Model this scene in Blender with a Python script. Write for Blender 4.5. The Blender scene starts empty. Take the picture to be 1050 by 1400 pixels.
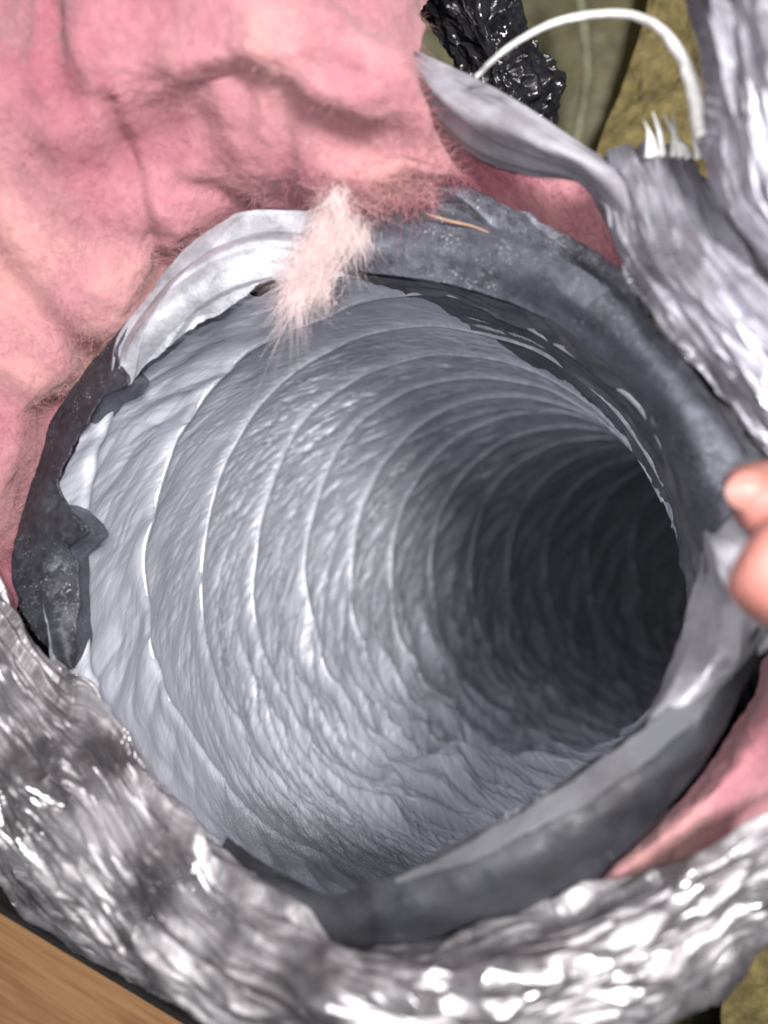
import bpy, math, random
import numpy as np
from mathutils import Vector
random.seed(7); rng = np.random.default_rng(7)
C = bpy.context.scene.collection
S = bpy.context.scene

# ------------------------------------------------------------------ camera
D = 0.24                       # the phone is held 24 cm above the duct's mouth
K = 1011.6                     # focal length in photo pixels
cam = bpy.data.cameras.new('camera'); camo = bpy.data.objects.new('camera', cam); C.objects.link(camo)
camo.location = (0, 0, D); camo.rotation_euler = (0, 0, 0)
cam.sensor_fit = 'VERTICAL'; cam.sensor_height = 36; cam.lens = 26
cam.clip_start = 0.005; cam.clip_end = 50
cam.dof.use_dof = True; cam.dof.focus_distance = 0.305; cam.dof.aperture_fstop = 4.8
S.camera = camo
# ------------------------------------------------------------------ world, lamps, exposure
w = bpy.data.worlds.new('World'); S.world = w; w.use_nodes = True
bg = w.node_tree.nodes['Background']; bg.inputs[0].default_value = (0.72, 0.80, 1.0, 1); bg.inputs[1].default_value = 0.055
def lamp(name, kind, loc, power, size, col, target=None):
    l = bpy.data.lights.new(name, kind); l.energy = power; l.color = col
    if kind == 'AREA': l.shape = 'DISK'; l.size = size
    else: l.shadow_soft_size = size
    o = bpy.data.objects.new(name, l); C.objects.link(o); o.location = loc
    if target is not None:
        o.rotation_euler = (Vector(target) - Vector(loc)).to_track_quat('-Z', 'Y').to_euler()
    return o
lamp('phone_flash', 'POINT', (-0.016, 0.013, D + 0.002), 2.2, 0.003, (1.0, 0.97, 0.95))
lamp('attic_lamp', 'AREA', (0.17, 0.13, 0.62), 9.3, 0.17, (1.0, 0.96, 0.92), (0, 0, 0))
S.view_settings.view_transform = 'Standard'; S.view_settings.look = 'None'
S.view_settings.exposure = 0.0; S.view_settings.gamma = 1.0
S.cycles.use_denoising = True
S.cycles.max_bounces = 8; S.cycles.glossy_bounces = 4; S.cycles.diffuse_bounces = 4
S.cycles.sample_clamp_indirect = 6

# ------------------------------------------------------------------ noise in numpy
_perm = np.random.RandomState(3).permutation(512).astype(np.int64); _perm = np.concatenate([_perm, _perm, _perm])
_g = np.random.RandomState(4).normal(size=(512, 3)); _g /= np.linalg.norm(_g, axis=1)[:, None]
def perlin(x, y, z=0.0, seed=0):
    x, y, z = np.broadcast_arrays(np.asarray(x, float) + seed * 17.31, np.asarray(y, float) + seed * 5.77, np.asarray(z, float))
    xi, yi, zi = np.floor(x).astype(np.int64), np.floor(y).astype(np.int64), np.floor(z).astype(np.int64)
    xf, yf, zf = x - xi, y - yi, z - zi
    u, v, t = [f * f * f * (f * (f * 6 - 15) + 10) for f in (xf, yf, zf)]
    def gd(a, b, c):
        h = _perm[(_perm[(_perm[(xi + a) & 511] + yi + b) & 511] + zi + c) & 511]
        gg = _g[h]
        return gg[..., 0] * (xf - a) + gg[..., 1] * (yf - b) + gg[..., 2] * (zf - c)
    l = lambda a, b, k: a + (b - a) * k
    return 1.6 * l(l(l(gd(0,0,0), gd(1,0,0), u), l(gd(0,1,0), gd(1,1,0), u), v),
                   l(l(gd(0,0,1), gd(1,0,1), u), l(gd(0,1,1), gd(1,1,1), u), v), t)
def fbm(x, y, z=0.0, oct=4, seed=0, gain=0.5):
    r = 0; a = 1.0
    for i in range(oct):
        r = r + a * perlin(x * 2**i, y * 2**i, np.asarray(z) * 2**i, seed + i * 3); a *= gain
    return r
def ridge(x, y, z=0.0, seed=0):     # sharp folds: 1 on the crease, falling off linearly
    return 1 - 2.2 * np.abs(perlin(x, y, z, seed))
def sm(e0, e1, x):
    t = np.clip((x - e0) / (e1 - e0), 0, 1); return t * t * (3 - 2 * t)

_h = np.random.RandomState(8).rand(512, 2)
def vor(x, y, seed=0):              # squared distance to the nearest cell point: shallow bowls that meet in sharp creases
    x, y = np.broadcast_arrays(np.asarray(x, float) + seed * 13.7, np.asarray(y, float) + seed * 7.9)
    xi, yi = np.floor(x).astype(np.int64), np.floor(y).astype(np.int64); xf, yf = x - xi, y - yi
    best = np.full(x.shape, 9.0)
    for a in (-1, 0, 1):
        for b in (-1, 0, 1):
            h = _h[_perm[(_perm[(xi + a) & 511] + yi + b) & 511]]
            best = np.minimum(best, (a + h[..., 0] - xf) ** 2 + (b + h[..., 1] - yf) ** 2)
    return np.minimum(best, 1.0)

# ------------------------------------------------------------------ geometry helpers
def W(p):                          # (column, row, metres from the phone) -> a point of the place
    p = np.asarray(p, float); d = p[..., 2]
    return np.stack([(p[..., 0] - 525) / K * d, (700 - p[..., 1]) / K * d, D - d], -1)
def cr(P, n, axis=0, arc=True):    # Catmull-Rom resampling of a polyline (or a stack of them)
    P = np.moveaxis(np.asarray(P, float), axis, 0); m = len(P)
    if arc:
        L = np.concatenate([[0], np.cumsum(np.linalg.norm((P[1:] - P[:-1]).reshape(m - 1, -1), axis=1))]); L = L / L[-1]
    else: L = np.linspace(0, 1, m)
    t = np.linspace(0, 1, n); i = np.clip(np.searchsorted(L, t, 'right') - 1, 0, m - 2)
    f = (t - L[i]) / np.maximum(L[i + 1] - L[i], 1e-9)
    Q = np.concatenate([[2 * P[0] - P[1]], P, [2 * P[-1] - P[-2]]])
    f = f.reshape((-1,) + (1,) * (P.ndim - 1))
    a, b, c, d = Q[i], Q[i + 1], Q[i + 2], Q[i + 3]
    r = 0.5 * (2 * b + (c - a) * f + (2 * a - 5 * b + 4 * c - d) * f**2 + (3 * b - a - 3 * c + d) * f**3)
    return np.moveaxis(r, 0, axis)
def loft(rails, nu, nv):           # rails of (px,py,d) -> grid (nv, nu, 3) in metres + unrolled coordinates
    R = np.stack([cr(W(r), nu) for r in rails]); G = cr(R, nv, arc=False)
    u = np.concatenate([np.zeros((nv, 1)), np.cumsum(np.linalg.norm(G[:, 1:] - G[:, :-1], axis=2), 1)], 1)
    v = np.concatenate([np.zeros((1, nu)), np.cumsum(np.linalg.norm(G[1:] - G[:-1], axis=2), 0)], 0)
    u = u * 0 + u.mean(0)[None, :]
    return G, u, v
def normals(G, wrap=False):
    a = np.gradient(G, axis=1); b = np.gradient(G, axis=0); n = np.cross(a, b)
    n /= np.maximum(np.linalg.norm(n, axis=2, keepdims=True), 1e-12)
    return n
def up(n):                         # turn normals towards the open side (up)
    return n * (-1 if n[..., 2].mean() < 0 else 1)
def mesh_np(name, V, F, uv=None, mat=None, parent=None, smooth=True):
    me = bpy.data.meshes.new(name); V = np.asarray(V, np.float32).reshape(-1, 3); F = np.asarray(F, np.int32); k = F.shape[1]
    me.vertices.add(len(V)); me.vertices.foreach_set('co', V.ravel())
    me.loops.add(F.size); me.loops.foreach_set('vertex_index', F.ravel())
    me.polygons.add(len(F)); me.polygons.foreach_set('loop_start', np.arange(0, F.size, k, dtype=np.int32))
    me.polygons.foreach_set('use_smooth', np.full(len(F), smooth))
    if uv is not None:
        l = me.uv_layers.new(name='unrolled'); l.data.foreach_set('uv', np.asarray(uv, np.float32).reshape(-1, 2)[F.ravel()].ravel())
    me.update(calc_edges=True)
    if mat: me.materials.append(mat)
    o = bpy.data.objects.new(name, me); C.objects.link(o)
    if parent: o.parent = parent
    return o
def grid_faces(nv, nu, wrap=False):
    i = np.arange(nv - 1)[:, None]; j = np.arange(nu if wrap else nu - 1)[None, :]; j2 = (j + 1) % nu
    return np.stack([i * nu + j, i * nu + j2, (i + 1) * nu + j2, (i + 1) * nu + j], -1).reshape(-1, 4)
def grid_obj(name, G, u, v, mat, parent=None, thick=0):
    F = grid_faces(*G.shape[:2])
    o = mesh_np(name, G, F, np.stack([u, v], -1), mat, parent)
    if thick:
        m = o.modifiers.new('thickness', 'SOLIDIFY'); m.thickness = thick; m.offset = 0
    return o
def tube(name, pts, rad, mat, parent=None, n=10, sides=8):
    P = cr(np.asarray(pts, float), n); r = np.interp(np.linspace(0, 1, n), np.linspace(0, 1, len(rad)), rad) if hasattr(rad, '__len__') else np.full(n, rad)
    T = np.gradient(P, axis=0); T /= np.linalg.norm(T, axis=1)[:, None]
    ref = np.array([0.3, 0.2, 0.93]); A = np.cross(T, ref); A /= np.linalg.norm(A, axis=1)[:, None]; B = np.cross(T, A)
    th = np.linspace(0, 2 * np.pi, sides, endpoint=False)
    G = P[:, None] + r[:, None, None] * (np.cos(th)[None, :, None] * A[:, None] + np.sin(th)[None, :, None] * B[:, None])
    F = grid_faces(n, sides, True)
    return mesh_np(name, G, F, None, mat, parent)
def fibres(name, roots, dirs, length, width, mat, parent, curl=0.6, segs=4, kind='stuff'):
    n = len(roots); L = length * rng.uniform(0.4, 1.3, n)
    dirs = dirs / np.linalg.norm(dirs, axis=1)[:, None]; bend = rng.normal(size=(n, 3)) * curl
    side = np.cross(dirs, rng.normal(size=(n, 3))); side /= np.linalg.norm(side, axis=1)[:, None]
    V = np.zeros((n, segs + 1, 2, 3))
    for k in range(segs + 1):
        t = k / segs; c = roots + L[:, None] * (dirs * t + bend * t * t * 0.5)
        wd = width * (1 - 0.7 * t)
        V[:, k, 0] = c - side * wd; V[:, k, 1] = c + side * wd
    b = np.arange(n)[:, None] * (segs + 1) * 2; k = np.arange(segs)[None, :] * 2
    F = np.stack([b + k, b + k + 1, b + k + 3, b + k + 2], -1).reshape(-1, 4)
    o = mesh_np(name, V, F, None, mat, parent); 
    if kind: o['kind'] = kind
    return o
def thing(name, label, cat, loc=(0, 0, 0), group=None, kind=None):
    o = bpy.data.objects.new(name, None); C.objects.link(o); o.location = loc; o.empty_display_size = 0.02
    return tag(o, label, cat, group, kind)
def tag(o, label, cat, group=None, kind=None):
    o['label'] = label; o['category'] = cat
    if group: o['group'] = group
    if kind: o['kind'] = kind
    return o

# ------------------------------------------------------------------ materials
class NT:
    def __init__(s, name):
        s.m = bpy.data.materials.new(name); s.m.use_nodes = True; s.t = s.m.node_tree; s.b = s.t.nodes['Principled BSDF']
    def n(s, kind, **kw):
        x = s.t.nodes.new(kind)
        for k, v in kw.items():
            if k in x.inputs: x.inputs[k].default_value = v
            else: setattr(x, k, v)
        return x
    def l(s, a, b): s.t.links.new(a, b); return s
    def P(s, **kw):
        for k, v in kw.items(): s.b.inputs[k.replace('_', ' ')].default_value = v
    def coord(s, kind, scale=(1, 1, 1), rot=(0, 0, 0)):
        c = s.n('ShaderNodeTexCoord'); mp = s.n('ShaderNodeMapping'); mp.inputs['Scale'].default_value = scale; mp.inputs['Rotation'].default_value = rot
        s.l(c.outputs[kind], mp.inputs['Vector']); return mp.outputs[0]
    def noise(s, vec, scale, detail=4, rough=0.55, dist=0):
        x = s.n('ShaderNodeTexNoise'); x.inputs['Scale'].default_value = scale; x.inputs['Detail'].default_value = detail
        x.inputs['Roughness'].default_value = rough; x.inputs['Distortion'].default_value = dist; s.l(vec, x.inputs['Vector']); return x.outputs['Fac']
    def ramp(s, fac, stops):
        r = s.n('ShaderNodeValToRGB'); e = r.color_ramp.elements
        while len(e) < len(stops): e.new(0.5)
        for k, (p, c) in enumerate(stops):
            e[k].position = p; e[k].color = tuple(c) + (1,) if len(c) == 3 else c
        s.l(fac, r.inputs[0]); return r.outputs[0]
    def math(s, op, a, b=None):
        x = s.n('ShaderNodeMath', operation=op)
        for k, v in enumerate((a, b)):
            if v is None: continue
            if isinstance(v, (int, float)): x.inputs[k].default_value = v
            else: s.l(v, x.inputs[k])
        return x.outputs[0]
    def mix(s, f, a, b):
        x = s.n('ShaderNodeMix', data_type='RGBA')
        for k, v in ((0, f), (6, a), (7, b)):
            if isinstance(v, (int, float)): x.inputs[k].default_value = v
            elif isinstance(v, tuple): x.inputs[k].default_value = v + (1,)
            else: s.l(v, x.inputs[k])
        return x.outputs[2]
    def facets(s, vec, scale, tilt=1.0):      # crumple: every Voronoi cell is a little tilted plane
        v = s.n('ShaderNodeTexVoronoi'); v.inputs['Scale'].default_value = scale; s.l(vec, v.inputs['Vector'])
        v.inputs['Randomness'].default_value = 1
        d = s.n('ShaderNodeVectorMath', operation='SUBTRACT'); s.l(vec, d.inputs[0]); s.l(v.outputs['Position'], d.inputs[1])
        c = s.n('ShaderNodeVectorMath', operation='SUBTRACT'); s.l(v.outputs['Color'], c.inputs[0]); c.inputs[1].default_value = (0.5, 0.5, 0.5)
        p = s.n('ShaderNodeVectorMath', operation='DOT_PRODUCT'); s.l(d.outputs[0], p.inputs[0]); s.l(c.outputs[0], p.inputs[1])
        return s.math('MULTIPLY', p.outputs['Value'], tilt)
    def bump(s, h, dist, strength=1.0, prev=None):
        b = s.n('ShaderNodeBump'); b.inputs['Strength'].default_value = strength; b.inputs['Distance'].default_value = dist
        s.l(h, b.inputs['Height'])
        if prev: s.l(prev, b.inputs['Normal'])
        return b.outputs[0]
    def out(s, col=None, nrm=None, rough=None, metal=None):
        if col: s.l(col, s.b.inputs['Base Color'])
        if nrm: s.l(nrm, s.b.inputs['Normal'])
        if rough: s.l(rough, s.b.inputs['Roughness'])
        if metal: s.l(metal, s.b.inputs['Metallic'])
        return s.m

def m_liner():
    t = NT('grey_film_liner'); t.P(Metallic=0.42, Roughness=0.5)
    uv = t.coord('UV')
    # creases that run obliquely down the duct
    st = t.coord('UV', (1, 1, 1), (0, 0, 0))
    r = t.n('ShaderNodeVectorRotate'); r.inputs['Angle'].default_value = math.radians(-42); r.inputs['Axis'].default_value = (0, 0, 1); t.l(uv, r.inputs['Vector'])
    mp = t.n('ShaderNodeMapping'); mp.inputs['Scale'].default_value = (11, 430, 1); t.l(r.outputs[0], mp.inputs['Vector'])
    n1 = t.noise(mp.outputs[0], 1.0, 2, 0.5, 0.25)
    n1 = t.math('ABSOLUTE', t.math('SUBTRACT', n1, 0.5))
    fine = t.ramp(n1, [(0.0, (1, 1, 1)), (0.07, (0.25, 0.25, 0.25)), (0.3, (0, 0, 0))])
    r2 = t.n('ShaderNodeVectorRotate'); r2.inputs['Angle'].default_value = math.radians(-66); r2.inputs['Axis'].default_value = (0, 0, 1); t.l(uv, r2.inputs['Vector'])
    m2 = t.n('ShaderNodeMapping'); m2.inputs['Scale'].default_value = (9, 300, 1); t.l(r2.outputs[0], m2.inputs['Vector'])
    n2 = t.math('ABSOLUTE', t.math('SUBTRACT', t.noise(m2.outputs[0], 1.0, 2, 0.5, 0.2), 0.5))
    fine2 = t.ramp(n2, [(0.0, (1, 1, 1)), (0.09, (0.3, 0.3, 0.3)), (0.3, (0, 0, 0))])
    ux = t.n('ShaderNodeSeparateXYZ'); t.l(uv, ux.inputs[0])
    mr = t.n('ShaderNodeMapRange', interpolation_type='SMOOTHSTEP'); t.l(ux.outputs[0], mr.inputs[0])
    for k, v in ((1, 0.02), (2, 0.11), (3, 0.25), (4, 1.0)): mr.inputs[k].default_value = v
    fine = t.math('MULTIPLY', fine, mr.outputs[0]); fine2 = t.math('MULTIPLY', fine2, mr.outputs[0])
    nm = t.bump(fine, 0.0003, 0.8); nm = t.bump(fine2, 0.0004, 0.8, nm)
    nm = t.bump(t.noise(uv, 700, 3), 0.00008, 0.4, nm)
    ob = t.coord('Object')
    big = t.noise(ob, 22, 4, 0.6)
    col = t.ramp(big, [(0.3, (0.50, 0.53, 0.60)), (0.7, (0.66, 0.69, 0.77))])
    # crease highlights and shading painted into the colour as pale and dark lines
    col = t.mix(t.math('MULTIPLY', fine, 0.42), col, (0.80, 0.82, 0.88))
    col = t.mix(t.math('MULTIPLY', fine2, 0.4), col, (0.20, 0.21, 0.26))
    m3 = t.n('ShaderNodeMapping'); m3.inputs['Scale'].default_value = (14, 800, 1); t.l(r.outputs[0], m3.inputs['Vector'])
    n3 = t.math('ABSOLUTE', t.math('SUBTRACT', t.noise(m3.outputs[0], 1.0, 3, 0.5, 0.3), 0.5))
    col = t.mix(t.math('MULTIPLY', t.ramp(n3, [(0.0, (1, 1, 1)), (0.06, (0.2, 0.2, 0.2)), (0.2, (0, 0, 0))]), 0.2), col, (0.22, 0.23, 0.28))
    # dust and black over-spray, densest at the bottom of the mouth
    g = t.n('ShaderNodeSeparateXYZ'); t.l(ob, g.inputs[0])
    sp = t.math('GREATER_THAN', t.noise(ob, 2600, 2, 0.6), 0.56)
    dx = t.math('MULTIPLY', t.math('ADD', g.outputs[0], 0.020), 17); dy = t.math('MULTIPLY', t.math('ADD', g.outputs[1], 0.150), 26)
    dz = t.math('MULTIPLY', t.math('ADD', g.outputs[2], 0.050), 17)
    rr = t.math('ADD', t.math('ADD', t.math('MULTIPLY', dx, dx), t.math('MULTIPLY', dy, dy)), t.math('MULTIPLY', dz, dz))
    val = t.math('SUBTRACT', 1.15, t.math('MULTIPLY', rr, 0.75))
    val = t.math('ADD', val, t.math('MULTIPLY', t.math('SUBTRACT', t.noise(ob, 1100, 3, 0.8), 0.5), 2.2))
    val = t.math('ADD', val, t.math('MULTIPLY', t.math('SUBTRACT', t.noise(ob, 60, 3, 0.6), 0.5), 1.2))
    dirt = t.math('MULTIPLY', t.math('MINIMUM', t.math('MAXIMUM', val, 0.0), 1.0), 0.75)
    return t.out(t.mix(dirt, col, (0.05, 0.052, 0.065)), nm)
def m_foil(name, base=(0.72, 0.71, 0.74), rough=0.2, fs=140, tilt=1.0, stretch=(1, 1, 1), stain=0.5, metal=1.0):
    t = NT(name); t.P(Metallic=metal)
    uv = t.coord('UV', stretch)
    nm = t.bump(t.facets(uv, fs, tilt), 0.7, 0.8)
    nm = t.bump(t.facets(uv, fs * 3.3, tilt), 0.5, 0.6, nm)
    nm = t.bump(t.math('ABSOLUTE', t.math('SUBTRACT', t.noise(uv, fs * 0.7, 5, 0.6, 0.8), 0.5)), 0.0012, 0.8, nm)
    ob = t.coord('Object')
    c = t.ramp(t.noise(ob, 45, 5, 0.65), [(0.38, tuple(x * (1 - stain) * k for x, k in zip(base, (1, .95, .97)))), (0.56, base)])
    rg = t.ramp(t.noise(ob, 38, 4), [(0.36, (rough * 0.7,) * 3), (0.54, (min(1, rough * 2.3),) * 3)])
    return t.out(c, nm, rg)
def m_tape(name, base, rough=0.38, spark=0.5, metal=0.3):
    t = NT(name); t.P(Metallic=metal); ob = t.coord('Object')
    nm = t.bump(t.facets(ob, 420, 1), 0.8, spark)
    nm = t.bump(t.noise(ob, 90, 4, 0.6), 0.0012, 0.5, nm)
    nm = t.bump(t.noise(ob, 1500, 3, 0.6), 0.0004, 0.7, nm)
    c = t.ramp(t.noise(ob, 90, 6, 0.7), [(0.3, tuple(x * 0.55 for x in base)), (0.7, tuple(x * 1.35 for x in base))])
    sp = t.math('GREATER_THAN', t.noise(ob, 1100, 2, 0.5), 0.645)
    sp = t.math('MULTIPLY', sp, t.ramp(t.noise(ob, 55, 4, 0.65), [(0.45, (0, 0, 0)), (0.62, (1, 1, 1))]))
    c = t.mix(t.math('MULTIPLY', sp, 0.75), c, (0.42, 0.42, 0.46))  # glints painted into the tape's colour as clustered pale specks
    return t.out(c, nm)
def m_pink(name, fibre=False):
    t = NT(name); t.P(Roughness=0.95, Specular_IOR_Level=0.1)
    ob = t.coord('Object')
    n = t.noise(ob, 11, 4, 0.6, 0.8)
    c = t.ramp(n, [(0.36, (0.30, 0.075, 0.12)), (0.45, (0.34, 0.12, 0.16)), (0.55, (0.39, 0.17, 0.195)), (0.68, (0.50, 0.265, 0.24))])
    f = t.noise(t.coord('Object', (1, 0.35, 1), (0, 0, 0.7)), 500, 5, 0.7, 1.2)
    c = t.mix(t.math('MULTIPLY', f, 0.2), c, (0.8, 0.6, 0.6))
    t.b.inputs['Subsurface Weight'].default_value = 0.0 if fibre else 0.35
    t.b.inputs['Subsurface Radius'].default_value = (0.012, 0.006, 0.006); t.b.inputs['Subsurface Scale'].default_value = 0.8
    t.b.inputs['Sheen Weight'].default_value = 0.12
    nm = None
    if not fibre:
        nm = t.bump(t.noise(ob, 420, 5, 0.7, 1.0), 0.0012, 0.6)
    return t.out(c, nm)
def m_plain(name, col, rough=0.6, metal=0, bs=300, bd=0.001, var=0.3, **kw):
    t = NT(name); t.P(Roughness=rough, Metallic=metal, **kw); ob = t.coord('Object')
    c = t.ramp(t.noise(ob, bs * 0.2, 5, 0.65), [(0.3, tuple(x * (1 - var) for x in col)), (0.7, tuple(min(1, x * (1 + var)) for x in col))])
    return t.out(c, t.bump(t.noise(ob, bs, 4, 0.6), bd, 0.6))
M = dict(
    liner=m_liner(),
    foil=m_foil('silver_foil', (0.42, 0.41, 0.435), 0.26, 150, 0.7, (0.22, 1, 1), 0.62, 0.78),
    foil_side=m_foil('silver_foil_pleated', (0.42, 0.42, 0.48), 0.27, 170, 1.1, (0.2, 1, 1), 0.35, 0.8),
    film=m_foil('clear_grey_film', (0.38, 0.38, 0.43), 0.5, 60, 0.4, (0.15, 1, 1), 0.3, 0.5),
    flap=m_tape('white_film', (0.36, 0.37, 0.42), 0.4, 0.06, 0.2),
    tape=m_tape('charcoal_tape', (0.045, 0.047, 0.06), 0.3, 0.6, 0.35),
    tape_grey=m_tape('slate_tape', (0.13, 0.135, 0.17), 0.34, 0.45, 0.45),
    dull_film=m_foil('dull_grey_film', (0.10, 0.105, 0.12), 0.6, 60, 0.2, (0.15, 1, 1), 0.25, 0.1),
    gusset_shade=m_foil('dark_film_and_shade', (0.13, 0.135, 0.16), 0.45, 70, 0.4, (0.15, 1, 1), 0.3, 0.3),
    tape_smooth=m_tape('dark_grey_tape', (0.08, 0.085, 0.11), 0.36, 0.25, 0.4),
    tape_slate=m_foil('dark_slate_film', (0.036, 0.038, 0.048), 0.38, 55, 0.3, (0.4, 1, 1), 0.35, 0.3),
    pink=m_pink('pink_glass_wool'), pinkf=m_pink('pink_glass_fibre', True),
    wire=m_plain('film_covered_wire', (0.60, 0.62, 0.68), 0.45, 0.55, 800, 0.0003),
    black=m_foil('black_plastic_film', (0.02, 0.02, 0.025), 0.12, 110, 1.4, (1, 1, 1), 0.5, 0.0),
    yellow=m_plain('yellow_glass_wool', (0.20, 0.16, 0.065), 0.95, 0, 420, 0.003, 0.45),
    olive=m_plain('olive_paper_facing', (0.13, 0.122, 0.066), 0.55, 0, 200, 0.001, 0.25),
    strand=m_plain('pale_plastic_strand', (0.62, 0.62, 0.62), 0.35, 0.1, 900, 0.0006),
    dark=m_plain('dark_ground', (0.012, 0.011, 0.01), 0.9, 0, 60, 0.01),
)
def m_wood():
    t = NT('planed_pine'); t.P(Roughness=0.55); ob = t.coord('Object', (1, 1, 1), (0, 0, math.radians(32)))
    mp = t.n('ShaderNodeMapping'); mp.inputs['Scale'].default_value = (3, 60, 60); t.l(ob, mp.inputs['Vector'])
    n = t.noise(mp.outputs[0], 6, 6, 0.6, 0.4)
    c = t.ramp(n, [(0.3, (0.23, 0.115, 0.05)), (0.5, (0.33, 0.18, 0.083)), (0.7, (0.39, 0.225, 0.11))])
    return t.out(c, t.bump(n, 0.0006, 0.6))
M['wood'] = m_wood()
def m_skin():
    t = NT('skin'); t.P(Roughness=0.5); ob = t.coord('Object')
    c = t.ramp(t.noise(ob, 60, 3, 0.6), [(0.38, (0.27, 0.125, 0.095)), (0.62, (0.42, 0.17, 0.15))])
    t.b.inputs['Subsurface Weight'].default_value = 0.25; t.b.inputs['Subsurface Radius'].default_value = (0.004, 0.0015, 0.001); t.b.inputs['Subsurface Scale'].default_value = 1.0
    return t.out(c, t.bump(t.noise(t.coord('Object', (1, 1, 2)), 700, 4, 0.6), 0.0006, 0.5))
M['skin'] = m_skin()
M['nail'] = m_plain('finger_nail', (0.34, 0.17, 0.15), 0.5, 0, 200, 0.0001, 0.1)

# ================================================================== THE DUCT
duct = thing('flexible_duct', 'open ribbed grey flexible air duct curving away to the right into darkness', 'duct', (0, 0, -0.05))
def P0(o):      # parts are modelled in place: cancel the parent's offset
    o.matrix_parent_inverse = o.parent.matrix_world.inverted() if o.parent else o.matrix_parent_inverse
    return o
bpy.context.view_layer.update()

def cubic(xs, ys, x):               # natural cubic spline
    xs = np.array(xs, float); ys = np.array(ys, float); n = len(xs); h = np.diff(xs)
    A = np.zeros((n, n)); b = np.zeros(n); A[0, 0] = A[-1, -1] = 1
    for i in range(1, n - 1):
        A[i, i - 1] = h[i - 1]; A[i, i] = 2 * (h[i - 1] + h[i]); A[i, i + 1] = h[i]
        b[i] = 6 * ((ys[i + 1] - ys[i]) / h[i] - (ys[i] - ys[i - 1]) / h[i - 1])
    m = np.linalg.solve(A, b); i = np.clip(np.searchsorted(xs, x, 'right') - 1, 0, n - 2)
    a = (xs[i + 1] - x) / h[i]; c = (x - xs[i]) / h[i]
    return a * ys[i] + c * ys[i + 1] + ((a**3 - a) * m[i] + (c**3 - c) * m[i + 1]) * h[i]**2 / 6
KS = [0, 1, 2, 5, 8, 12, 14, 16]
KX = [-.012, .000, .011, .075, .161, .364, .52, .72]
KY = [-.018, -.026, -.033, -.047, -.058, -.060, -.05, -.04]
KD = [.250, .297, .342, .452, .567, .790, .88, .94]
KT = [18, 21, 25, 32, 40, 50, 62, 75]
KB = [10, 9, 8, 5, 2, 0, 0, 0]
KR = [.110, .118, .121, .118, .115, .113, .11, .11]
def axis_frame(s):
    c = np.stack([cubic(KS, KX, s), cubic(KS, KY, s), D - cubic(KS, KD, s)], -1)
    t = np.radians(cubic(KS, KT, s)); b = np.radians(cubic(KS, KB, s)); R = cubic(KS, KR, s)
    u = np.stack([np.cos(t), 0 * t, np.sin(t)], -1)
    v = np.stack([0 * t, np.cos(b), -np.sin(b)], -1)
    return c, u, v, R
def duct_point(th, s, dr=0.0):      # th: 0 = right, 90 deg = top of picture
    c, u, v, R = axis_frame(s)
    r = R + dr
    return c + (r * np.cos(th))[..., None] * u + (r * np.sin(th))[..., None] * v
def phase(th, s):                    # helix: integer on the wire
    return s + ((np.pi - th) / (2 * np.pi)) + jitter(th, s)
def jitter(th, s): return 0.10 * perlin(np.cos(th) * 1.3, np.sin(th) * 1.3, s * 0.45, 60) + 0.03 * perlin(np.cos(th) * 5, np.sin(th) * 5, s * 0.8, 61)
def fold_in(th, s):                  # the buckle on the inside of the bend (bottom right)
    a = np.degrees(th) % 360
    sc = 4.3 + 0.016 * (a - 262) + 0.12 * np.sin(a * 0.11)
    prof = np.where(s < sc, np.exp(-((s - sc) / 0.9) ** 2), np.exp(-((s - sc) / 0.12) ** 2))
    return prof * (sm(232, 266, a) * (1 - 0.9 * sm(290, 335, a))) * (0.024 + 0.003 * np.sin(a * 0.2))
nth, ns = 1250, 760
th1 = np.linspace(math.radians(-5), math.radians(355), nth)
s1 = np.concatenate([np.linspace(-0.35, 9, 640, endpoint=False), np.linspace(9, 16, 120)])
TH, SS = np.meshgrid(th1, s1)
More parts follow.
